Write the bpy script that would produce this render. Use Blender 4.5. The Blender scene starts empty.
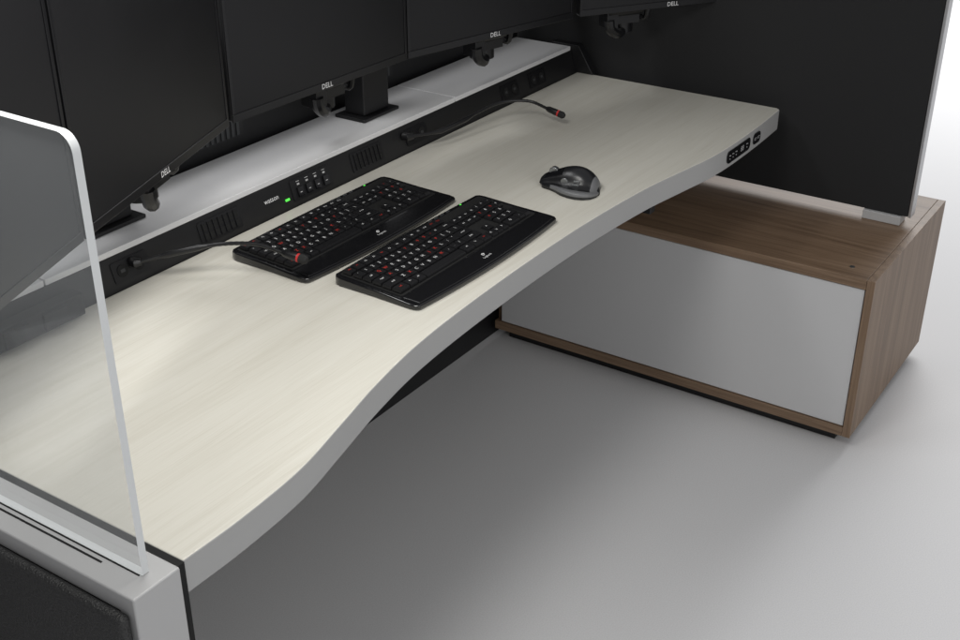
import bpy, math, random
from mathutils import Vector, Matrix
random.seed(4)
scene = bpy.context.scene
COL = scene.collection

# ---------------------------------------------------------------- materials
def new_mat(name):
    m = bpy.data.materials.new(name); m.use_nodes = True
    nt = m.node_tree
    return m, nt, nt.nodes["Principled BSDF"]

def plain(name, col, rough=0.5, metal=0.0, bump=0.0, bscale=400, spec=0.5, var=0.0, coat=0.0, bdist=.001):
    m, nt, b = new_mat(name)
    b.inputs["Base Color"].default_value = (*col, 1)
    b.inputs["Roughness"].default_value = rough
    b.inputs["Metallic"].default_value = metal
    b.inputs["Specular IOR Level"].default_value = spec
    b.inputs["Coat Weight"].default_value = coat
    tc = nt.nodes.new("ShaderNodeTexCoord")
    if bump > 0:
        n = nt.nodes.new("ShaderNodeTexNoise"); n.inputs["Scale"].default_value = bscale
        n.inputs["Detail"].default_value = 3
        nt.links.new(tc.outputs["Object"], n.inputs["Vector"])
        bp = nt.nodes.new("ShaderNodeBump"); bp.inputs["Strength"].default_value = bump
        bp.inputs["Distance"].default_value = bdist
        nt.links.new(n.outputs["Fac"], bp.inputs["Height"])
        nt.links.new(bp.outputs["Normal"], b.inputs["Normal"])
    if var > 0:
        n = nt.nodes.new("ShaderNodeTexNoise"); n.inputs["Scale"].default_value = 6
        n.inputs["Detail"].default_value = 6
        nt.links.new(tc.outputs["Object"], n.inputs["Vector"])
        r = nt.nodes.new("ShaderNodeMapRange")
        r.inputs["To Min"].default_value = rough - var; r.inputs["To Max"].default_value = rough + var
        nt.links.new(n.outputs["Fac"], r.inputs["Value"])
        nt.links.new(r.outputs["Result"], b.inputs["Roughness"])
    return m

def wood(name, c_dark, c_mid, c_light, scale, rough, fine=(1, 1, 1), bump=0.05, lo=0.3, hi=0.7, mixf=.42):
    m, nt, b = new_mat(name)
    tc = nt.nodes.new("ShaderNodeTexCoord")
    def noise(sc, detail, dist):
        mp = nt.nodes.new("ShaderNodeMapping"); mp.inputs["Scale"].default_value = sc
        nt.links.new(tc.outputs["Object"], mp.inputs["Vector"])
        n = nt.nodes.new("ShaderNodeTexNoise"); n.inputs["Scale"].default_value = 1
        n.inputs["Detail"].default_value = detail; n.inputs["Distortion"].default_value = dist
        n.inputs["Roughness"].default_value = 0.6
        nt.links.new(mp.outputs["Vector"], n.inputs["Vector"]); return n
    a = noise(scale, 6, 0.6); f = noise(fine, 5, 0.1)
    mx = nt.nodes.new("ShaderNodeMix"); mx.data_type = 'FLOAT'; mx.inputs[0].default_value = mixf
    nt.links.new(a.outputs["Fac"], mx.inputs[2]); nt.links.new(f.outputs["Fac"], mx.inputs[3])
    cr = nt.nodes.new("ShaderNodeValToRGB")
    cr.color_ramp.elements[0].position = lo; cr.color_ramp.elements[0].color = (*c_dark, 1)
    cr.color_ramp.elements[1].position = hi; cr.color_ramp.elements[1].color = (*c_light, 1)
    e = cr.color_ramp.elements.new((lo + hi) / 2); e.color = (*c_mid, 1)
    nt.links.new(mx.outputs[0], cr.inputs["Fac"])
    nt.links.new(cr.outputs["Color"], b.inputs["Base Color"])
    b.inputs["Roughness"].default_value = rough
    bp = nt.nodes.new("ShaderNodeBump"); bp.inputs["Strength"].default_value = bump
    bp.inputs["Distance"].default_value = 0.001
    nt.links.new(f.outputs["Fac"], bp.inputs["Height"]); nt.links.new(bp.outputs["Normal"], b.inputs["Normal"])
    return m

M_desk = wood("pale_laminate", (.575, .55, .475), (.655, .635, .565), (.70, .685, .62), (2.6, 56, 10), .31, (8, 380, 60), .05, .28, .72, .5)
M_edge = plain("edge_band", (.40, .40, .395), .45, bump=.03)
M_wal_y = wood("walnut_long", (.115, .070, .041), (.21, .138, .087), (.29, .20, .134), (34, 1.6, 34), .46, (260, 6, 260), .08, .32, .68)
M_wal_z = wood("walnut_upright", (.11, .067, .039), (.205, .134, .084), (.285, .198, .132), (34, 34, 1.6), .46, (260, 260, 6), .08, .32, .68)
M_white = plain("white_laminate", (.57, .57, .575), .42, bump=.02)
M_shelf = plain("shelf_paint", (.74, .74, .745), .30, bump=.05, bscale=900)
M_trim = plain("trim_paint", (.46, .46, .46), .4, bump=.05, bscale=900)
M_black = plain("black_powder", (.008, .008, .009), .45, bump=.15, bscale=1500)
M_plastic = plain("black_plastic", (.009, .009, .010), .30, bump=.06, bscale=1800)
M_palm = plain("palm_plastic", (.007, .007, .008), .16, bump=.03, bscale=1800, coat=.2)
M_gloss = plain("gloss_black", (.006, .006, .007), .12, coat=.3)
M_key = plain("key_plastic", (.008, .008, .009), .36, bump=.05, bscale=2500)
M_screen = plain("screen_glass", (.007, .007, .008), .36, spec=.4, var=.06)
M_bezel = plain("bezel_plastic", (.006, .006, .007), .28)
M_fabric = plain("dark_fabric", (.024, .0242, .025), .85, bump=.6, bscale=1300, spec=.2)
M_fabric2 = plain("padded_fabric", (.020, .020, .020), .45, bump=1.0, bscale=330, spec=.6, bdist=.003)
M_foam = plain("foam", (.015, .015, .015), .9, bump=1.0, bscale=900)
M_legend = plain("white_print", (.80, .80, .80), .5)
M_logo = plain("grey_print", (.5, .5, .5), .5)
M_red = plain("red_print", (.55, .03, .02), .5)
M_hole = plain("dark_slot", (.002, .002, .002), .8)
M_alu = plain("aluminium", (.55, .55, .56), .35, metal=.8)
M_graph = plain("graphite_rubber", (.045, .047, .050), .35, bump=.05, bscale=2000)
M_wing = plain("grey_thumb_rubber", (.15, .152, .157), .4, bump=.06, bscale=2000)
M_gm = plain("satin_metal", (.32, .33, .34), .28, metal=.9)

def emis(name, col, s):
    m, nt, b = new_mat(name)
    b.inputs["Base Color"].default_value = (*col, 1)
    b.inputs["Emission Color"].default_value = (*col, 1); b.inputs["Emission Strength"].default_value = s
    return m
M_green = emis("green_led", (.1, .75, .08), .7)
M_redglow = emis("red_ring", (.42, .02, .02), .15)

def glass_mat(name, fac, col):
    m = bpy.data.materials.new(name); m.use_nodes = True; nt = m.node_tree; nt.nodes.clear()
    o = nt.nodes.new("ShaderNodeOutputMaterial")
    t = nt.nodes.new("ShaderNodeBsdfTransparent"); t.inputs[0].default_value = (.935, .94, .942, 1)
    d = nt.nodes.new("ShaderNodeBsdfDiffuse"); d.inputs[0].default_value = (*col, 1)
    g = nt.nodes.new("ShaderNodeBsdfGlossy"); g.inputs["Roughness"].default_value = .06
    tr = nt.nodes.new("ShaderNodeBsdfTranslucent"); tr.inputs[0].default_value = (*col, 1)
    add = nt.nodes.new("ShaderNodeMixShader"); add.inputs[0].default_value = .5
    nt.links.new(d.outputs[0], add.inputs[1]); nt.links.new(tr.outputs[0], add.inputs[2])
    mx = nt.nodes.new("ShaderNodeMixShader"); mx.inputs[0].default_value = fac
    nt.links.new(t.outputs[0], mx.inputs[1]); nt.links.new(add.outputs[0], mx.inputs[2])
    mx2 = nt.nodes.new("ShaderNodeMixShader"); mx2.inputs[0].default_value = .05
    nt.links.new(mx.outputs[0], mx2.inputs[1]); nt.links.new(g.outputs[0], mx2.inputs[2])
    nt.links.new(mx2.outputs[0], o.inputs[0]); return m
M_glass = glass_mat("hazy_acrylic", .085, (.78, .81, .84))  # whitish reflection haze mixed in as diffuse colour
M_gedge = plain("lit_acrylic_edge", (.72, .74, .745), .3)  # pale colour stands in for light carried to the acrylic edge

M_floor, nt, b = new_mat("studio_floor")
b.inputs["Roughness"].default_value = .5
tc = nt.nodes.new("ShaderNodeTexCoord")
n = nt.nodes.new("ShaderNodeTexNoise"); n.inputs["Scale"].default_value = 350; n.inputs["Detail"].default_value = 4
nt.links.new(tc.outputs["Object"], n.inputs["Vector"])
cr = nt.nodes.new("ShaderNodeValToRGB")
cr.color_ramp.elements[0].position = .3; cr.color_ramp.elements[0].color = (.62, .62, .63, 1)
cr.color_ramp.elements[1].position = .7; cr.color_ramp.elements[1].color = (.70, .70, .71, 1)
nt.links.new(n.outputs["Fac"], cr.inputs["Fac"]); nt.links.new(cr.outputs["Color"], b.inputs["Base Color"])

# ---------------------------------------------------------------- mesh builder
_text = {}
def text_geo(s, size):
    k = (s, size)
    if k not in _text:
        cu = bpy.data.curves.new("t", 'FONT'); cu.body = s; cu.size = size
        cu.align_x = 'CENTER'; cu.align_y = 'CENTER'; cu.resolution_u = 2
        ob = bpy.data.objects.new("t", cu); COL.objects.link(ob)
        bpy.context.view_layer.update()
        me = bpy.data.meshes.new_from_object(ob.evaluated_get(bpy.context.evaluated_depsgraph_get()))
        _text[k] = ([v.co.copy() for v in me.vertices], [tuple(p.vertices) for p in me.polygons])
        bpy.data.objects.remove(ob); bpy.data.curves.remove(cu); bpy.data.meshes.remove(me)
    return _text[k]

class MB:
    def __init__(s): s.v = []; s.f = []; s.m = []
    def add(s, vs, fs, mi=0, mat=None):
        o = len(s.v)
        for p in vs:
            p = Vector(p); s.v.append(mat @ p if mat else p)
        for f in fs: s.f.append(tuple(i + o for i in f)); s.m.append(mi)
        return s
    def box(s, x0, x1, y0, y1, z0, z1, mi=0, mat=None):
        vs = [(x0,y0,z0),(x1,y0,z0),(x1,y1,z0),(x0,y1,z0),(x0,y0,z1),(x1,y0,z1),(x1,y1,z1),(x0,y1,z1)]
        return s.add(vs, [(0,3,2,1),(4,5,6,7),(0,1,5,4),(1,2,6,5),(2,3,7,6),(3,0,4,7)], mi, mat)
    def prism(s, pts, z0, z1, mi=0, side=None, mat=None):
        n = len(pts); a = z0 if callable(z0) else (lambda x, y: z0); c = z1 if callable(z1) else (lambda x, y: z1)
        vs = [(x, y, a(x, y)) for x, y in pts] + [(x, y, c(x, y)) for x, y in pts]
        o = len(s.v); s.add(vs, [tuple(range(n))[::-1], tuple(range(n, 2*n))], mi, mat)
        for i in range(n):
            j = (i+1) % n
            s.f.append((o+i, o+j, o+n+j, o+n+i)); s.m.append(mi if side is None else side)
        return s
    def tube(s, pts, rad, seg=12, mi=0, caps=True):
        pts = [Vector(p) for p in pts]; n = len(pts); o = len(s.v)
        r = rad if isinstance(rad, (list, tuple)) else [rad]*n
        up = Vector((0, 0, 1))
        for i, p in enumerate(pts):
            t = (pts[min(i+1, n-1)] - pts[max(i-1, 0)]).normalized()
            a = t.cross(up)
            if a.length < 1e-3: a = t.cross(Vector((1, 0, 0)))
            a.normalize(); bb = a.cross(t)
            for k in range(seg):
                w = 2*math.pi*k/seg
                s.v.append(p + (a*math.cos(w) + bb*math.sin(w))*r[i])
        for i in range(n-1):
            for k in range(seg):
                k2 = (k+1) % seg
                s.f.append((o+i*seg+k, o+i*seg+k2, o+(i+1)*seg+k2, o+(i+1)*seg+k)); s.m.append(mi)
        if caps:
            s.f.append(tuple(o+k for k in range(seg))[::-1]); s.m.append(mi)
            s.f.append(tuple(o+(n-1)*seg+k for k in range(seg))); s.m.append(mi)
        return s
    def text(s, t, size, mat, mi=0):
        vs, fs = text_geo(t, size); return s.add(vs, fs, mi, mat)
    def mesh(s, name, mats, ang=35):
        me = bpy.data.meshes.new(name); me.from_pydata([tuple(v) for v in s.v], [], s.f)
        for m in mats: me.materials.append(m)
        for p, mi in zip(me.polygons, s.m): p.material_index = mi; p.use_smooth = True
        me.update()
        if ang is not None: me.set_sharp_from_angle(angle=math.radians(ang))
        return me
    def obj(s, name, parent, mats, bevel=0, seg=2, ang=35, sub=0):
        ob = bpy.data.objects.new(name, s.mesh(name, mats, ang)); COL.objects.link(ob)
        if parent: ob.parent = parent
        if bevel:
            m = ob.modifiers.new("Bevel", 'BEVEL'); m.width = bevel; m.segments = seg
            m.limit_method = 'ANGLE'; m.angle_limit = math.radians(40); m.harden_normals = True
        if sub:
            m = ob.modifiers.new("Subdivision", 'SUBSURF'); m.levels = sub; m.render_levels = sub
        return ob

def thing(name, label, cat, loc=(0, 0, 0), rot=0, group=None):
    e = bpy.data.objects.new(name, None); e.empty_display_size = .1
    e.location = loc; e.rotation_euler = (0, 0, rot); COL.objects.link(e)
    e["label"] = label; e["category"] = cat
    if group: e["group"] = group
    return e

def rrect(x0, x1, y0, y1, r, n=6):
    pts = []
    for cx, cy, a0 in ((x1-r, y0+r, -90), (x1-r, y1-r, 0), (x0+r, y1-r, 90), (x0+r, y0+r, 180)):
        for k in range(n+1):
            a = math.radians(a0 + 90*k/n); pts.append((cx + r*math.cos(a), cy + r*math.sin(a)))
    return pts

def catmull(P, n=10):
    P = [Vector(p) for p in P]; out = []
    Q = [P[0]*2 - P[1]] + P + [P[-1]*2 - P[-2]]
    for i in range(1, len(Q)-2):
        for k in range(n):
            t = k/n; a, b_, c, d = Q[i-1], Q[i], Q[i+1], Q[i+2]
            out.append(.5*((2*b_) + (c-a)*t + (2*a-5*b_+4*c-d)*t*t + (3*b_-a-3*c+d)*t**3))
    out.append(P[-1]); return out

RX90 = Matrix.Rotation(math.radians(90), 4, 'X')
DZ = .75

# ---------------------------------------------------------------- floor
MB().add([(-40,-40,0),(40,-40,0),(40,40,0),(-40,40,0)], [(0,1,2,3)]).obj("floor", None, [M_floor])
bpy.data.objects["floor"]["kind"] = "structure"

# ---------------------------------------------------------------- desk
X0, X1, YB = .812, 3.01, 1.668
desk = thing("desk", "long pale woodgrain desk with wavy grey front edge", "desk", (X0, YB, 0))
front = catmull([(.812,1.0,0),(.92,1.0,0),(1.05,1.010,0),(1.17,1.036,0),(1.30,1.066,0),(1.45,1.090,0),(1.65,1.103,0),(1.90,1.108,0),
                 (2.1,1.104,0),(2.3,1.090,0),(2.44,1.070,0),(2.56,1.052,0),(2.68,1.045,0),(2.85,1.046,0),(3.0,1.052,0)], 6)
outl = [(p.x-X0, p.y-YB) for p in front] + [(3.01-X0, 1.062-YB), (3.01-X0, 0), (0, 0)]
MB().prism(outl, DZ-.055, DZ, 0, 1).obj("worktop", desk, [M_desk, M_edge], .003, 2, 30)
MB().box(.16, .24, -.09, -.01, .03, DZ-.056).box(.165, .235, -.16, .03, 0, .03).obj("leg", desk, [M_black], .003)
MB().box(1.78, 1.82, -.30, .03, DZ-.09, DZ-.056).obj("support_bracket", desk, [M_black], .003)
MB().box(1.565, 1.625, -.56, -.50, DZ-.075, DZ-.0555).box(1.575, 1.60, -.552, -.515, DZ-.10, DZ-.075).obj("headset_hook", desk, [M_black], .003)
def edge_panel(cx, w, h, name, marks):
    yf = 1.0455 - YB
    R = Matrix.Translation((cx-X0, yf-.001, DZ-.027)) @ RX90
    b_ = MB(); b_.prism(rrect(-w/2, w/2, -h/2, h/2, h*.40, 8), -.006, .0015, 0, mat=R)
    for tx, t in marks:
        if t == "o":
            for dx, dy in ((-.004, .004), (.002, .003), (-.001, -.005)):
                b_.box(tx+dx-.0016, tx+dx+.0016, dy-.0012, dy+.0012, .0015, .0019, 1, mat=R)
        elif t == "u": b_.box(tx-.006, tx+.006, -.003, .003, .0015, .0019, 1, mat=R); b_.box(tx-.0045, tx+.0045, -.0018, .0018, .0019, .0022, 0, mat=R)
        else: b_.text(t, .020, R @ Matrix.Translation((tx, 0, .002)), 1)
    return b_.obj(name, desk, [M_gloss, M_logo], 0)
edge_panel(2.718, .142, .032, "control_panel", [(-.055,"o"),(-.036,"o"),(-.017,"o"),(.018,"88"),(.05,"o")])
edge_panel(2.832, .046, .029, "usb_panel", [(-.010,"u"),(.010,"u")])

# ---------------------------------------------------------------- rail
XR0, XR1 = .45, 3.03
rail = thing("power_rail", "black power rail with switches behind the desk", "power strip", (XR0, YB, DZ))
L = XR1-XR0; RH = .062
sl = .30
prof = [(.002, -.06), (.002, 0), (.002+RH*sl, RH), (.05, RH), (.05, -.06)]
vs = [(0, y, z) for y, z in prof] + [(L, y, z) for y, z in prof]; n_ = len(prof)
MB().add(vs, [tuple(range(n_)), tuple(range(n_, 2*n_))[::-1]] + [(i, i+n_, (i+1) % n_+n_, (i+1) % n_) for i in range(n_)])\
    .obj("housing", rail, [M_black], .0015)
tilt = math.atan2(sl, 1)
def RF(x, z, off=0.0):
    return Matrix.Translation((x-XR0, .002+z*sl, z)) @ Matrix.Rotation(math.radians(90)-tilt, 4, 'X') @ Matrix.Translation((0, 0, off))
def rail_panel(name, x, w, h, fn, mats):
    b_ = MB(); b_.prism(rrect(-w/2, w/2, -h/2, h/2, .004, 3), -.002, .002, 0, mat=RF(x, .031)); fn(b_, RF(x, .031, .0024))
    return b_.obj(name, rail, mats, 0)
def grille(b_, R):
    for i in range(7):
        for k in range(2):
            b_.box(-.045+i*.0145, -.045+i*.0145+.009, -.016+k*.018, -.003+k*.018, -.001, .001, 1, mat=R)
        b_.box(-.047+i*.0145, -.0455+i*.0145, -.018, .018, 0, .002, 2, mat=R)
for x in (1.575, 2.05):
    rail_panel("outlet_grille", x, .115, .044, grille, [M_plastic, M_hole, M_plastic])
def switches(b_, R):
    for i in range(4):
        x = -.042+i*.028
        b_.box(x-.008, x+.008, -.017, .004, 0, .004, 1, mat=R)
        b_.box(x-.0035, x+.0035, .009, .0125, 0, .0008, 2, mat=R)
        b_.box(x-.003, x+.003, -.008, -.0065, .004, .0044, 2, mat=R)
        b_.box(x-.005, x+.005, .0165, .0176, 0, .0008, 2, mat=R)
rail_panel("switch_panel", 1.855, .13, .046, switches, [M_plastic, M_gloss, M_logo])
MB().text("watson", .015, RF(1.728, .034, .0008)).obj("brand_plate", rail, [M_legend])
MB().box(-.006, .006, -.003, .002, -.001, .002, mat=RF(1.772, .020)).obj("status_light", rail, [M_green])
def sockets(b_, R):
    for i in (-1, 1):
        b_.prism(rrect(i*.02-.012, i*.02+.012, -.012, .012, .0115, 6), -.001, .001, 1, mat=R)
        b_.box(i*.02-.005, i*.02+.005, -.003, .003, 0, .0015, 2, mat=R)
for x in (1.34, 2.24, 2.66, 2.80):
    rail_panel("socket_plate", x, .085, .04, sockets, [M_plastic, M_hole, M_graph])
ox = .93-XR0
MB().box(ox, ox+.27, -.026, .004, .004, .046)\
    .box(ox+.02, ox+.07, -.034, -.0262, .010, .040).box(ox+.10, ox+.15, -.034, -.0262, .010, .040).box(ox+.18, ox+.23, -.034, -.0262, .010, .040).obj("outlet_box", rail, [M_hole], .002)
MB().prism([(-.055, 0), (.085, 0), (.085, .078), (-.005, .078)], 0, .03, mat=Matrix.Translation((L-.03, 0, .001)) @ Matrix(((0,0,1,0),(1,0,0,0),(0,1,0,0),(0,0,0,1)))).obj("end_bracket", rail, [M_black], .002)

SZ = DZ+RH
shelf = thing("monitor_shelf", "narrow light grey metal shelf behind the black rail", "shelf", (XR0, YB+.02, SZ))
cuts = [XR0, 1.16, 2.42, 3.0]
for i in range(3):
    MB().box(cuts[i]-XR0+.0016, cuts[i+1]-XR0-.0016, 0, .185, 0, .012).obj("shelf_panel", shelf, [M_shelf], .0015)

back = thing("console_back", "black console back wall and modesty panel under desk", "panel", (XR0, 1.755, 0))
MB().box(0, L, .132, .155, .0, 1.06).obj("rear_wall", back, [M_black], .002)
MB().box(0, 2.55, 0, .02, .0, SZ-.066).obj("modesty_panel", back, [M_black], .002)
for X in (.95, 1.75, 2.30):
    g = MB(); g.box(X-XR0-.12, X-XR0+.12, .1305, .1318, SZ+.036, SZ+.094, 0)
    for i in range(14):
        g.box(X-XR0-.11+i*.016, X-XR0-.11+i*.016+.008, .1285, .1305, SZ+.04, SZ+.09, 1)
    g.obj("vent_grille", back, [M_plastic, M_graph])
MB().box(.1, L-.1, .118, .1285, SZ+.108, SZ+.122).obj("cable_rail", back, [M_graph], .002)

# ---------------------------------------------------------------- monitor mounts
def mount(x, y):
    e = thing("monitor_mount", "black square monitor post bolted on the shelf", "monitor mount", (x, y, SZ+.0125), 0, "monitor posts on the shelf")
    MB().box(-.068, .068, -.045, .045, 0, .008).obj("base_plate", e, [M_black], .002)
    MB().box(-.048, .048, -.030, .030, .008, .36).obj("post", e, [M_black], .004)
    return e
for x in (1.385, 2.20): mount(x, 1.795)
beam = thing("mounting_beam", "black horizontal beam carrying the monitors", "beam", (1.0, 1.75, 1.06))
MB().box(-.2, 1.98, -.018, .012, -.03, .03).obj("beam_profile", beam, [M_black], .003)

# ---------------------------------------------------------------- monitors
W, H, T = .548, .42, .022
MZ = .99
def build_monitor(xc, yc, ang, bx):
    e = thing("monitor", "slim black flat monitor, switched off, logo on the lower bezel", "monitor", (xc, yc, MZ), ang, "row of black monitors on the desk")
    MB().prism(rrect(-W/2, W/2, 0, H, .006, 4), -T, -.003, 0, mat=RX90).obj("casing", e, [M_plastic], .002)
    fr = MB()
    R = RX90 @ Matrix.Translation((0, 0, -.0028))
    fr.box(-W/2, W/2, 0, .016, 0, .004, mat=R); fr.box(-W/2, W/2, H-.009, H, 0, .004, mat=R)
    fr.box(-W/2, -W/2+.008, .0161, H-.0091, 0, .004, mat=R); fr.box(W/2-.008, W/2, .0161, H-.0091, 0, .004, mat=R)
    fr.obj("bezel", e, [M_bezel], .001)
    MB().box(-W/2+.0085, W/2-.0085, .0165, H-.0095, -.0005, .0022, mat=R).obj("screen", e, [M_screen])
    MB().text("DELL", .0155, RX90 @ Matrix.Translation((0, .008, .0018))).obj("logo", e, [M_legend])
    br = MB()
    br.box(-.065, .065, T+.001, T+.035, -.008, .12)
    br.tube([(-.05, T+.03, -.016), (.05, T+.03, -.016)], .026, 18)
    br.box(-.055, -.022, T+.010, T+.055, -.068, -.010)
    br.box(-.018, .046, T+.018, T+.10, -.060, -.006)
    br.tube([(.018, T+.065, -.090), (.018, T+.065, .05)], .031, 18)
    br.tube(catmull([(-.046, T+.016, -.046), (-.040, T+.018, -.070), (-.010, T+.03, -.088), (.018, T+.055, -.084)], 4), .014, 10)
    br.tube([(.018, T+.065, .02), (.018, .16, .03)], .022, 14)
    br.tube(catmull([(.042, T+.05, -.030), (.062, T+.02, -.052), (.066, T+.01, -.02)], 4), .007, 8)
    o = br.obj("tilt_bracket", e, [M_plastic], .002)
    o.location = (bx, 0, .018)
    return e
ends = [(1.079,1.449,22,-1,0), (1.079,1.449,20.8,1,.045), (1.607,1.649,-1.2,1,.055), (2.158,1.638,-13,1,.02), (2.715,1.508,-33,1,-.12)]
for x, y, a, d, bx in ends:
    a = math.radians(a)
    build_monitor(x+d*math.cos(a)*.277, y+d*math.sin(a)*.277, a, bx)

# ---------------------------------------------------------------- divider
dv = thing("divider_panel", "tall dark grey fabric divider with thin aluminium edge", "divider", (3.06, .69, .505))
MB().box(0, .035, .004, 1.6, 0, 1.0).obj("fabric_panel", dv, [M_fabric], .004)
MB().box(-.001, .036, -.004, .0035, 0, 1.0).obj("edge_trim", dv, [M_alu], .001)
MB().box(-.008, .045, .02, .12, -.025, -.0005).obj("foot_bracket", dv, [M_trim], .002)
# ---------------------------------------------------------------- cabinet
CX0, CX1, CY0, CY1, CZ0, CZ1 = 2.682, 3.30, .655, 1.735, .036, .48
cr_ = thing("low_cabinet", "low walnut woodgrain cabinet with white inset front", "cabinet", (CX0, CY0, 0))
cw, cd = CX1-CX0, CY1-CY0
MB().box(0, cw, .0205, cd, CZ1-.026, CZ1).obj("top_board", cr_, [M_wal_y], .0012)
MB().box(0, cw, .0205, cd, CZ0, CZ0+.026).obj("base_board", cr_, [M_wal_y], .0012)
MB().box(0, cw, 0, .02, CZ0, CZ1).obj("end_board", cr_, [M_wal_z], .0012)
MB().box(.02, cw, cd-.02, cd-.001, CZ0+.027, CZ1-.027).box(cw-.02, cw-.001, .021, cd-.022, CZ0+.027, CZ1-.027).obj("carcass", cr_, [M_wal_z])
MB().box(.004, .022, .0225, cd-.021, CZ0+.0285, CZ1-.0285).obj("front_panel", cr_, [M_white], .001)
MB().box(.035, cw-.03, .045, cd-.03, 0, CZ0-.001).obj("plinth", cr_, [M_black])
MB().tube([(.055, .075, CZ1-.001), (.055, .075, CZ1+.0012)], .0065, 20).obj("lock", cr_, [M_gm])

# ---------------------------------------------------------------- end panel
ep = thing("end_panel", "grey framed end panel with padded fabric and clear screen", "partition", (.72, .99, 0))
PT = DZ+.004
yz = [(0, 0), (.03, 0), (.03, PT-.03), (1.0, PT-.03), (1.0, PT), (0, PT)]
MB().prism(yz, 0, .078, mat=Matrix(((0,0,1,0),(1,0,0,0),(0,1,0,0),(0,0,0,1)))).obj("frame", ep, [M_trim], .003)
MB().box(.0275, .0305, .09, .95, PT-.002, PT+.0006).obj("slot_shade_strip", ep, [M_hole])  # raised dark strip stands in for the shade inside a slot
MB().box(.0785, .0905, .006, .67, .03, PT-.003).obj("gasket", ep, [M_hole])
MB().box(.0365, .0385, .03, .40, PT-.002, PT+.0008).obj("glazing_seal", ep, [M_hole])
MB().box(.002, .074, .031, .99, .03, PT-.032).obj("core", ep, [M_black])
MB().box(-.020, -.0005, .006, .99, .04, PT-.022).obj("fabric_pad", ep, [M_fabric2], .016, 5)
gl = MB()
pts = rrect(.026, .325, PT+.0005, 1.335, .022, 8)
pts = [(y, z) for y, z in pts if z > PT+.03] 
pts = [(.325, PT+.0005)] + pts + [(.026, PT+.0005)]
Mx = Matrix(((0,0,1,.039),(1,0,0,0),(0,1,0,0),(0,0,0,1)))
gl.prism(pts, 0, .011, 0, 1, mat=Mx)
gl.obj("acrylic_screen", ep, [M_glass, M_gedge], 0)

# ---------------------------------------------------------------- keyboard
PITCH = .0194; RP = .0216
key_cache = {}
def key_mesh(w, label, red):
    k = (round(w, 3), label, red)
    if k in key_cache: return key_cache[k]
    b_ = MB(); a, d = w/2-.0009, RP/2-.0009; h = .0062; t = .0018
    vs = [(-a,-d,0),(a,-d,0),(a,d,0),(-a,d,0),(-a+.0006,-d+.0006,h*.6),(a-.0006,-d+.0006,h*.6),(a-.0006,d-.0006,h*.6),(-a+.0006,d-.0006,h*.6),
          (-a+t,-d+t,h),(a-t,-d+t,h),(a-t,d-t,h),(-a+t,d-t,h)]
    fs = [(0,3,2,1),(8,9,10,11)]
    for l in (0, 4):
        for i in range(4):
            j = (i+1) % 4; fs.append((l+i, l+j, l+4+j, l+4+i))
    b_.add(vs, fs, 0)
    if label:
        sz = .0096 if len(label) == 1 else .0058
        b_.text(label, sz, Matrix.Translation((-.002 if len(label) == 1 else 0, .001, h+.0002)), 1)
    key_cache[k] = b_.mesh("key", [M_key, M_red if red else M_legend], 25)
    return key_cache[k]

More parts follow.
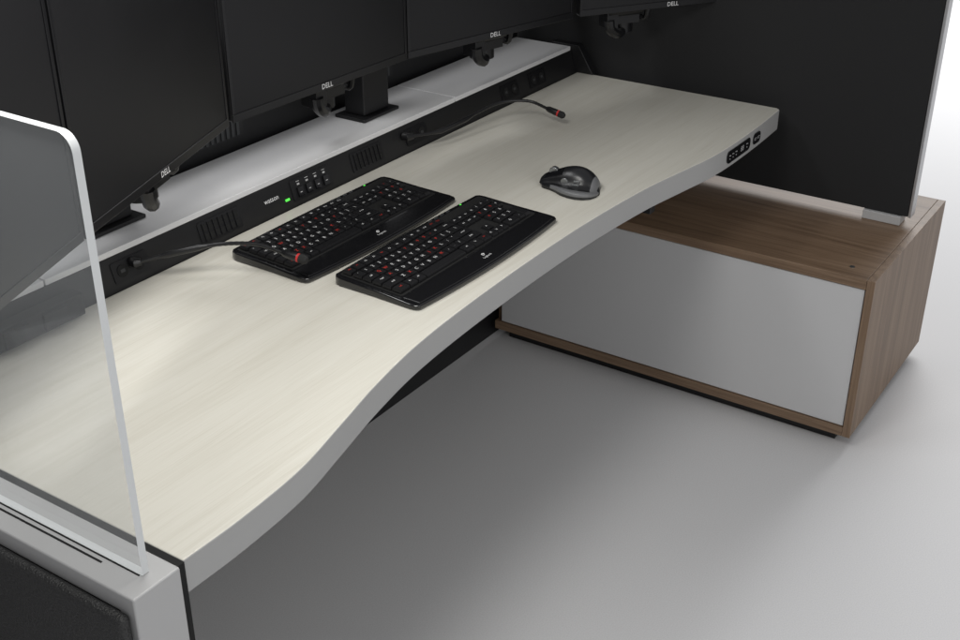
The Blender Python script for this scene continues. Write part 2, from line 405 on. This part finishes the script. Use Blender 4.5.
def ztop(y): return .0105 + (y+.1)*.045
TL = math.atan(.045)
KBW = .238
ROWY = [.0765, .0530, .0314, .0098, -.0118, -.0334]
def build_keyboard(label, loc):
    e = thing("keyboard", label, "keyboard", loc, 0, "keyboards on the desk")
    e.scale = (1.04, 1.05, 1)
    pts = []
    N = 32
    fy = lambda u: -.104 + .012*u*u
    for i in range(N+1):
        x = -KBW+.007 + (2*KBW-.014)*i/N; u = x/KBW
        pts.append((x, fy(u)))
    pts += [(KBW-.002, -.087), (KBW, -.075), (KBW-.003, .0), (KBW-.003, .08), (KBW-.006, .092)]
    for i in range(N+1):
        x = KBW-.013 - (2*KBW-.026)*i/N; u = x/KBW
        pts.append((x, .101 - .004*u*u))
    pts += [(-KBW+.006, .092), (-KBW+.003, .08), (-KBW+.003, 0), (-KBW, -.075), (-KBW+.002, -.087)]
    MB().prism(pts, .002, lambda x, y: ztop(y)).obj("case", e, [M_gloss], .003, 3, 50)
    MB().prism(rrect(-.224, .224, -.049, .089, .005, 3), lambda x, y: ztop(y)-.001, lambda x, y: ztop(y)+.0006).obj("key_deck", e, [M_hole])
    pr = []
    for i in range(N+1):
        x = -KBW+.013 + (2*KBW-.026)*i/N; u = x/KBW; pr.append((x, fy(u)+.0055))
    for i in range(N+1):
        x = KBW-.011 - (2*KBW-.022)*i/N; u = x/KBW; pr.append((x, -.0535-.004*math.cos(u*math.pi*.5)))
    MB().prism(pr, lambda x, y: ztop(y)-.001, lambda x, y: ztop(y)+.0016).obj("palm_rest", e, [M_palm], .0014, 3, 50)
    lg = MB(); T_ = lambda x, y: Matrix.Translation((x, y, ztop(y)+.0019)) @ Matrix.Rotation(TL, 4, 'X')
    ring = [(.0032*math.cos(a*math.pi/7-.2), .0032*math.sin(a*math.pi/7-.2), 0) for a in range(12)]
    lg.tube([T_(0, -.070) @ Vector(p) for p in ring], .0007, 6)
    lg.text("Logitech", .0075, T_(0, -.0795), 0)
    lg.obj("logo", e, [M_legend])
    for i in range(8):
        x = -.19+i*.018 if i < 4 else .06+(i-4)*.02
        MB().prism(rrect(-.006, .006, -.0018, .0018, .0017, 4), 0, .0012, 0, mat=Matrix.Translation((x, .0935, ztop(.0935)-.0002)) @ Matrix.Rotation(TL, 4, 'X')).obj("media_button", e, [M_graph])
    MB().box(-.0022, .0022, -.0013, .0013, 0, .0008, mat=Matrix.Translation((.165, .0935, ztop(.0935)))).obj("status_light", e, [M_green])
    x0 = -.2205
    rows = [
      [(1.0,"esc"),(1.25,"F1"),(1.25,"F2"),(1.2,"F3"),(1.2,"F4"),(1.2,"F5"),(1.2,"F6"),(1.2,"F7"),(1.1,"F8"),(1.1,"F9"),(1.1,"F10"),(1.1,"F11"),(1.1,"F12")],
      [(1,c) for c in "`1234567890-="]+[(2,"back")],
      [(1.5,"tab")]+[(1,c) for c in "QWERTYUIOP[]"]+[(1.5,"\\")],
      [(1.75,"caps")]+[(1,c) for c in "ASDFGHJKL;'"]+[(2.25,"enter")],
      [(2.25,"shift")]+[(1,c) for c in "ZXCVBNM,./"]+[(2.75,"shift")],
      [(1.5,"ctrl"),(1.25,"fn"),(1.25,"alt"),(6.5,""),(1.5,"alt"),(1.5,"fn"),(1.5,"ctrl")]]
    keys = []
    for r, y in zip(rows, ROWY):
        x = x0
        for w, l in r:
            keys.append((x+w*PITCH/2, y, w*PITCH, l, 1)); x += w*PITCH
    nx = x0+15*PITCH+.003
    for (i, r, l) in [(0,1,"ins"),(1,1,"hm"),(2,1,"pu"),(0,2,"del"),(1,2,"end"),(2,2,"pd"),(1,4,"^"),(0,5,"<"),(1,5,"v"),(2,5,">")]:
        keys.append((nx+(i+.5)*PITCH, ROWY[r], PITCH, l, 1))
    mx_ = nx+3*PITCH+.003
    for r, row in enumerate(["n/*-", "789+", "456", "123", "0."]):
        i = 0
        for c in row:
            w = 2 if c == "0" else 1
            keys.append((mx_+(i+w/2)*PITCH, ROWY[r+1], w*PITCH, c, 1)); i += w
    keys.append((mx_+3.5*PITCH, (ROWY[4]+ROWY[5])/2, PITCH, "", 2.08))
    for kx, y, w, l, sc in keys:
        red = l in ("F1","F4","esc","W","P","7","K","ctrl","M","9") or (random.random() < .06)
        ko = bpy.data.objects.new("key", key_mesh(w, l, red)); COL.objects.link(ko); ko.parent = e
        wave = .0012*math.cos(kx/.235*math.pi*2.4)
        ko.location = (kx, y-.0018*math.cos(kx/.235*math.pi*.5), ztop(y)+.0016+wave); ko.rotation_euler = (TL+.02, 0, 0)
        ko.scale = (1, sc, 1)
    return e
build_keyboard("black wired keyboard beside the power rail, microphone over it", (1.758, 1.494, DZ))
build_keyboard("black keyboard with glossy palm rest near desk edge", (1.784, 1.256, DZ))

# ---------------------------------------------------------------- mouse
ms = thing("mouse", "black ergonomic mouse with grey thumb side on desk", "computer mouse", (2.216, 1.240, DZ), math.radians(10))
sec = [(-.068,.0),(-.0698,.006),(-.069,.0135),(-.061,.0150),(-.049,.0120),(-.038,.0125),(-.029,.020),(-.024,.033),(-.013,.043),(.004,.047),(.018,.0435),(.029,.034),(.035,.021),(.037,.009),(.036,.0)]
st = [
 (-.070,.34,.15,.30),(-.068,.62,.38,.58),(-.060,.84,.64,.84),(-.046,.97,.89,1.0),(-.030,1.02,1.03,1.05),(-.010,1.0,1.04,1.0),(.010,.96,.93,.84),(.024,.93,.79,.62),(.040,.90,.64,.44),(.054,.84,.50,.38),(.063,.70,.36,.34),(.066,.45,.18,.3)]
b_ = MB(); ns = len(sec)
for (y, wf, hf, wg) in st:
    for (x, z) in sec:
        xx = x*wf if x > -.02 else (-.02*wf + (x+.02)*wg)
        zz = z*hf if x > -.03 else z*min(1, hf*1.2)
        b_.v.append(Vector((xx, y - (.010 if x < -.055 else (.005 if x < -.04 else 0)), zz+.001)))
for i in range(len(st)-1):
    for k in range(ns-1):
        b_.f.append((i*ns+k, i*ns+k+1, (i+1)*ns+k+1, (i+1)*ns+k))
        yy = st[i][0]
        b_.m.append(1 if (1 <= k <= 3 and i < 8) or (1 <= k <= 12 and i < 2) else (3 if (4 <= k <= 6 and i < 8) else (2 if (k > 6 and yy > .006) else 0)))
b_.f.append(tuple(range(ns))[::-1]); b_.m.append(0)
b_.f.append(tuple(range((len(st)-1)*ns, len(st)*ns))); b_.m.append(0)
b_.f.append(tuple([i*ns+ns-1 for i in range(len(st))][::1] + [i*ns for i in reversed(range(len(st)))])); b_.m.append(0)
M_shell = plain("mouse_shell", (.012,.0125,.014), .30, bump=.05, bscale=2000)
b_.obj("shell", ms, [M_shell, M_wing, M_gloss, M_plastic], 0, 2, None, 2)
MB().tube([(-.001,.036,.0285),(.011,.036,.0285)], .0115, 24).obj("scroll_wheel", ms, [M_gm], .0015)
MB().tube([(-.028,.000,.022),(-.032,.000,.022)], .0085, 20).obj("thumb_wheel", ms, [M_gm], .001)
MB().box(-.035,-.030,-.034,-.020,.016,.021).obj("back_button", ms, [M_gm], .001)
MB().box(-.033,-.029,-.036,-.022,.024,.029).obj("forward_button", ms, [M_gm], .001)

# ---------------------------------------------------------------- microphones
def mic(label, pts):
    e = thing("gooseneck_microphone", label, "microphone", pts[0], 0, "gooseneck microphones")
    o = Vector(pts[0]); c = [p-o for p in catmull(pts, 14)]
    rr = [.0036 + (.0005 if i % 2 else 0) for i in range(len(c))]
    MB().tube(c, rr, 10).obj("gooseneck", e, [M_plastic], 0, 2, 60)
    MB().tube([Vector((0,.012,0)), c[0], c[2]], [.010,.010,.007], 16).obj("base_collar", e, [M_plastic], .001)
    MB().tube([c[9], c[12], c[22], c[25]], [.004,.0062,.0062,.004], 14).obj("neck_sleeve", e, [M_plastic], 0, 2, 60)
    t0 = c[-1]; d = (c[-1]-c[-3]).normalized()
    MB().tube([t0-d*.004, t0+d*.002, t0+d*.024, t0+d*.028], [.005,.0075,.0085,.008], 18).obj("capsule", e, [M_plastic])
    MB().tube([t0+d*.0282, t0+d*.0325], [.0085, .0085], 18).obj("light_ring", e, [M_redglow])
    MB().tube([t0+d*.0327, t0+d*.044, t0+d*.049], [.0086,.0086,.0055], 18).obj("windscreen", e, [M_foam])
mic("black gooseneck microphone with red ring resting over desk", [(2.19,1.668,.79),(2.30,1.632,.785),(2.42,1.620,.797),(2.50,1.602,.805),(2.555,1.555,.802),(2.56,1.50,.790)])
mic("black gooseneck microphone reaching across the keyboard", [(1.345,1.668,.79),(1.40,1.625,.80),(1.455,1.565,.812),(1.49,1.50,.816),(1.503,1.44,.808)])
# ---------------------------------------------------------------- camera
cam = bpy.data.cameras.new("Camera"); co = bpy.data.objects.new("Camera", cam); COL.objects.link(co)
co.location = (0, 0, 1.75)
yaw, pitch = math.radians(33.7), math.radians(27.85)
co.rotation_euler = (math.radians(90)-pitch, 0, yaw-math.radians(90))
cam.sensor_width = 36; cam.lens = 1211/960*36; cam.clip_end = 200
scene.camera = co

# ---------------------------------------------------------------- light
w = bpy.data.worlds.new("World"); scene.world = w; w.use_nodes = True
w.node_tree.nodes["Background"].inputs[0].default_value = (.99, .99, 1, 1)
w.node_tree.nodes["Background"].inputs[1].default_value = .30
def area(name, loc, target, sx, sy, P, col=(1, 1, 1)):
    l = bpy.data.lights.new(name, 'AREA'); l.shape = 'RECTANGLE'; l.size = sx; l.size_y = sy; l.energy = P; l.color = col
    o = bpy.data.objects.new(name, l); COL.objects.link(o); o.location = loc
    o.rotation_euler = (Vector(target)-Vector(loc)).to_track_quat('-Z', 'Y').to_euler(); return o
area("floor_softbox", (7.4, 1.4, 3.0), (7.0, 1.4, 0), 3.4, 3.4, 205)
area("front_fill", (.6, -2.0, 1.9), (2.0, 1.3, 0), 2.6, 1.4, 34)
area("desk_softbox", (1.14, 1.12, 1.85), (1.26, 1.36, .75), .45, .45, 10, (1, .985, .95))
area("shelf_fill", (1.3, 2.25, 2.6), (1.4, 1.75, .8), 1.2, .3, 12)  # added light, brightens the shelf from above and behind
scene.view_settings.view_transform = 'Standard'; scene.view_settings.look = 'None'; scene.view_settings.exposure = 0
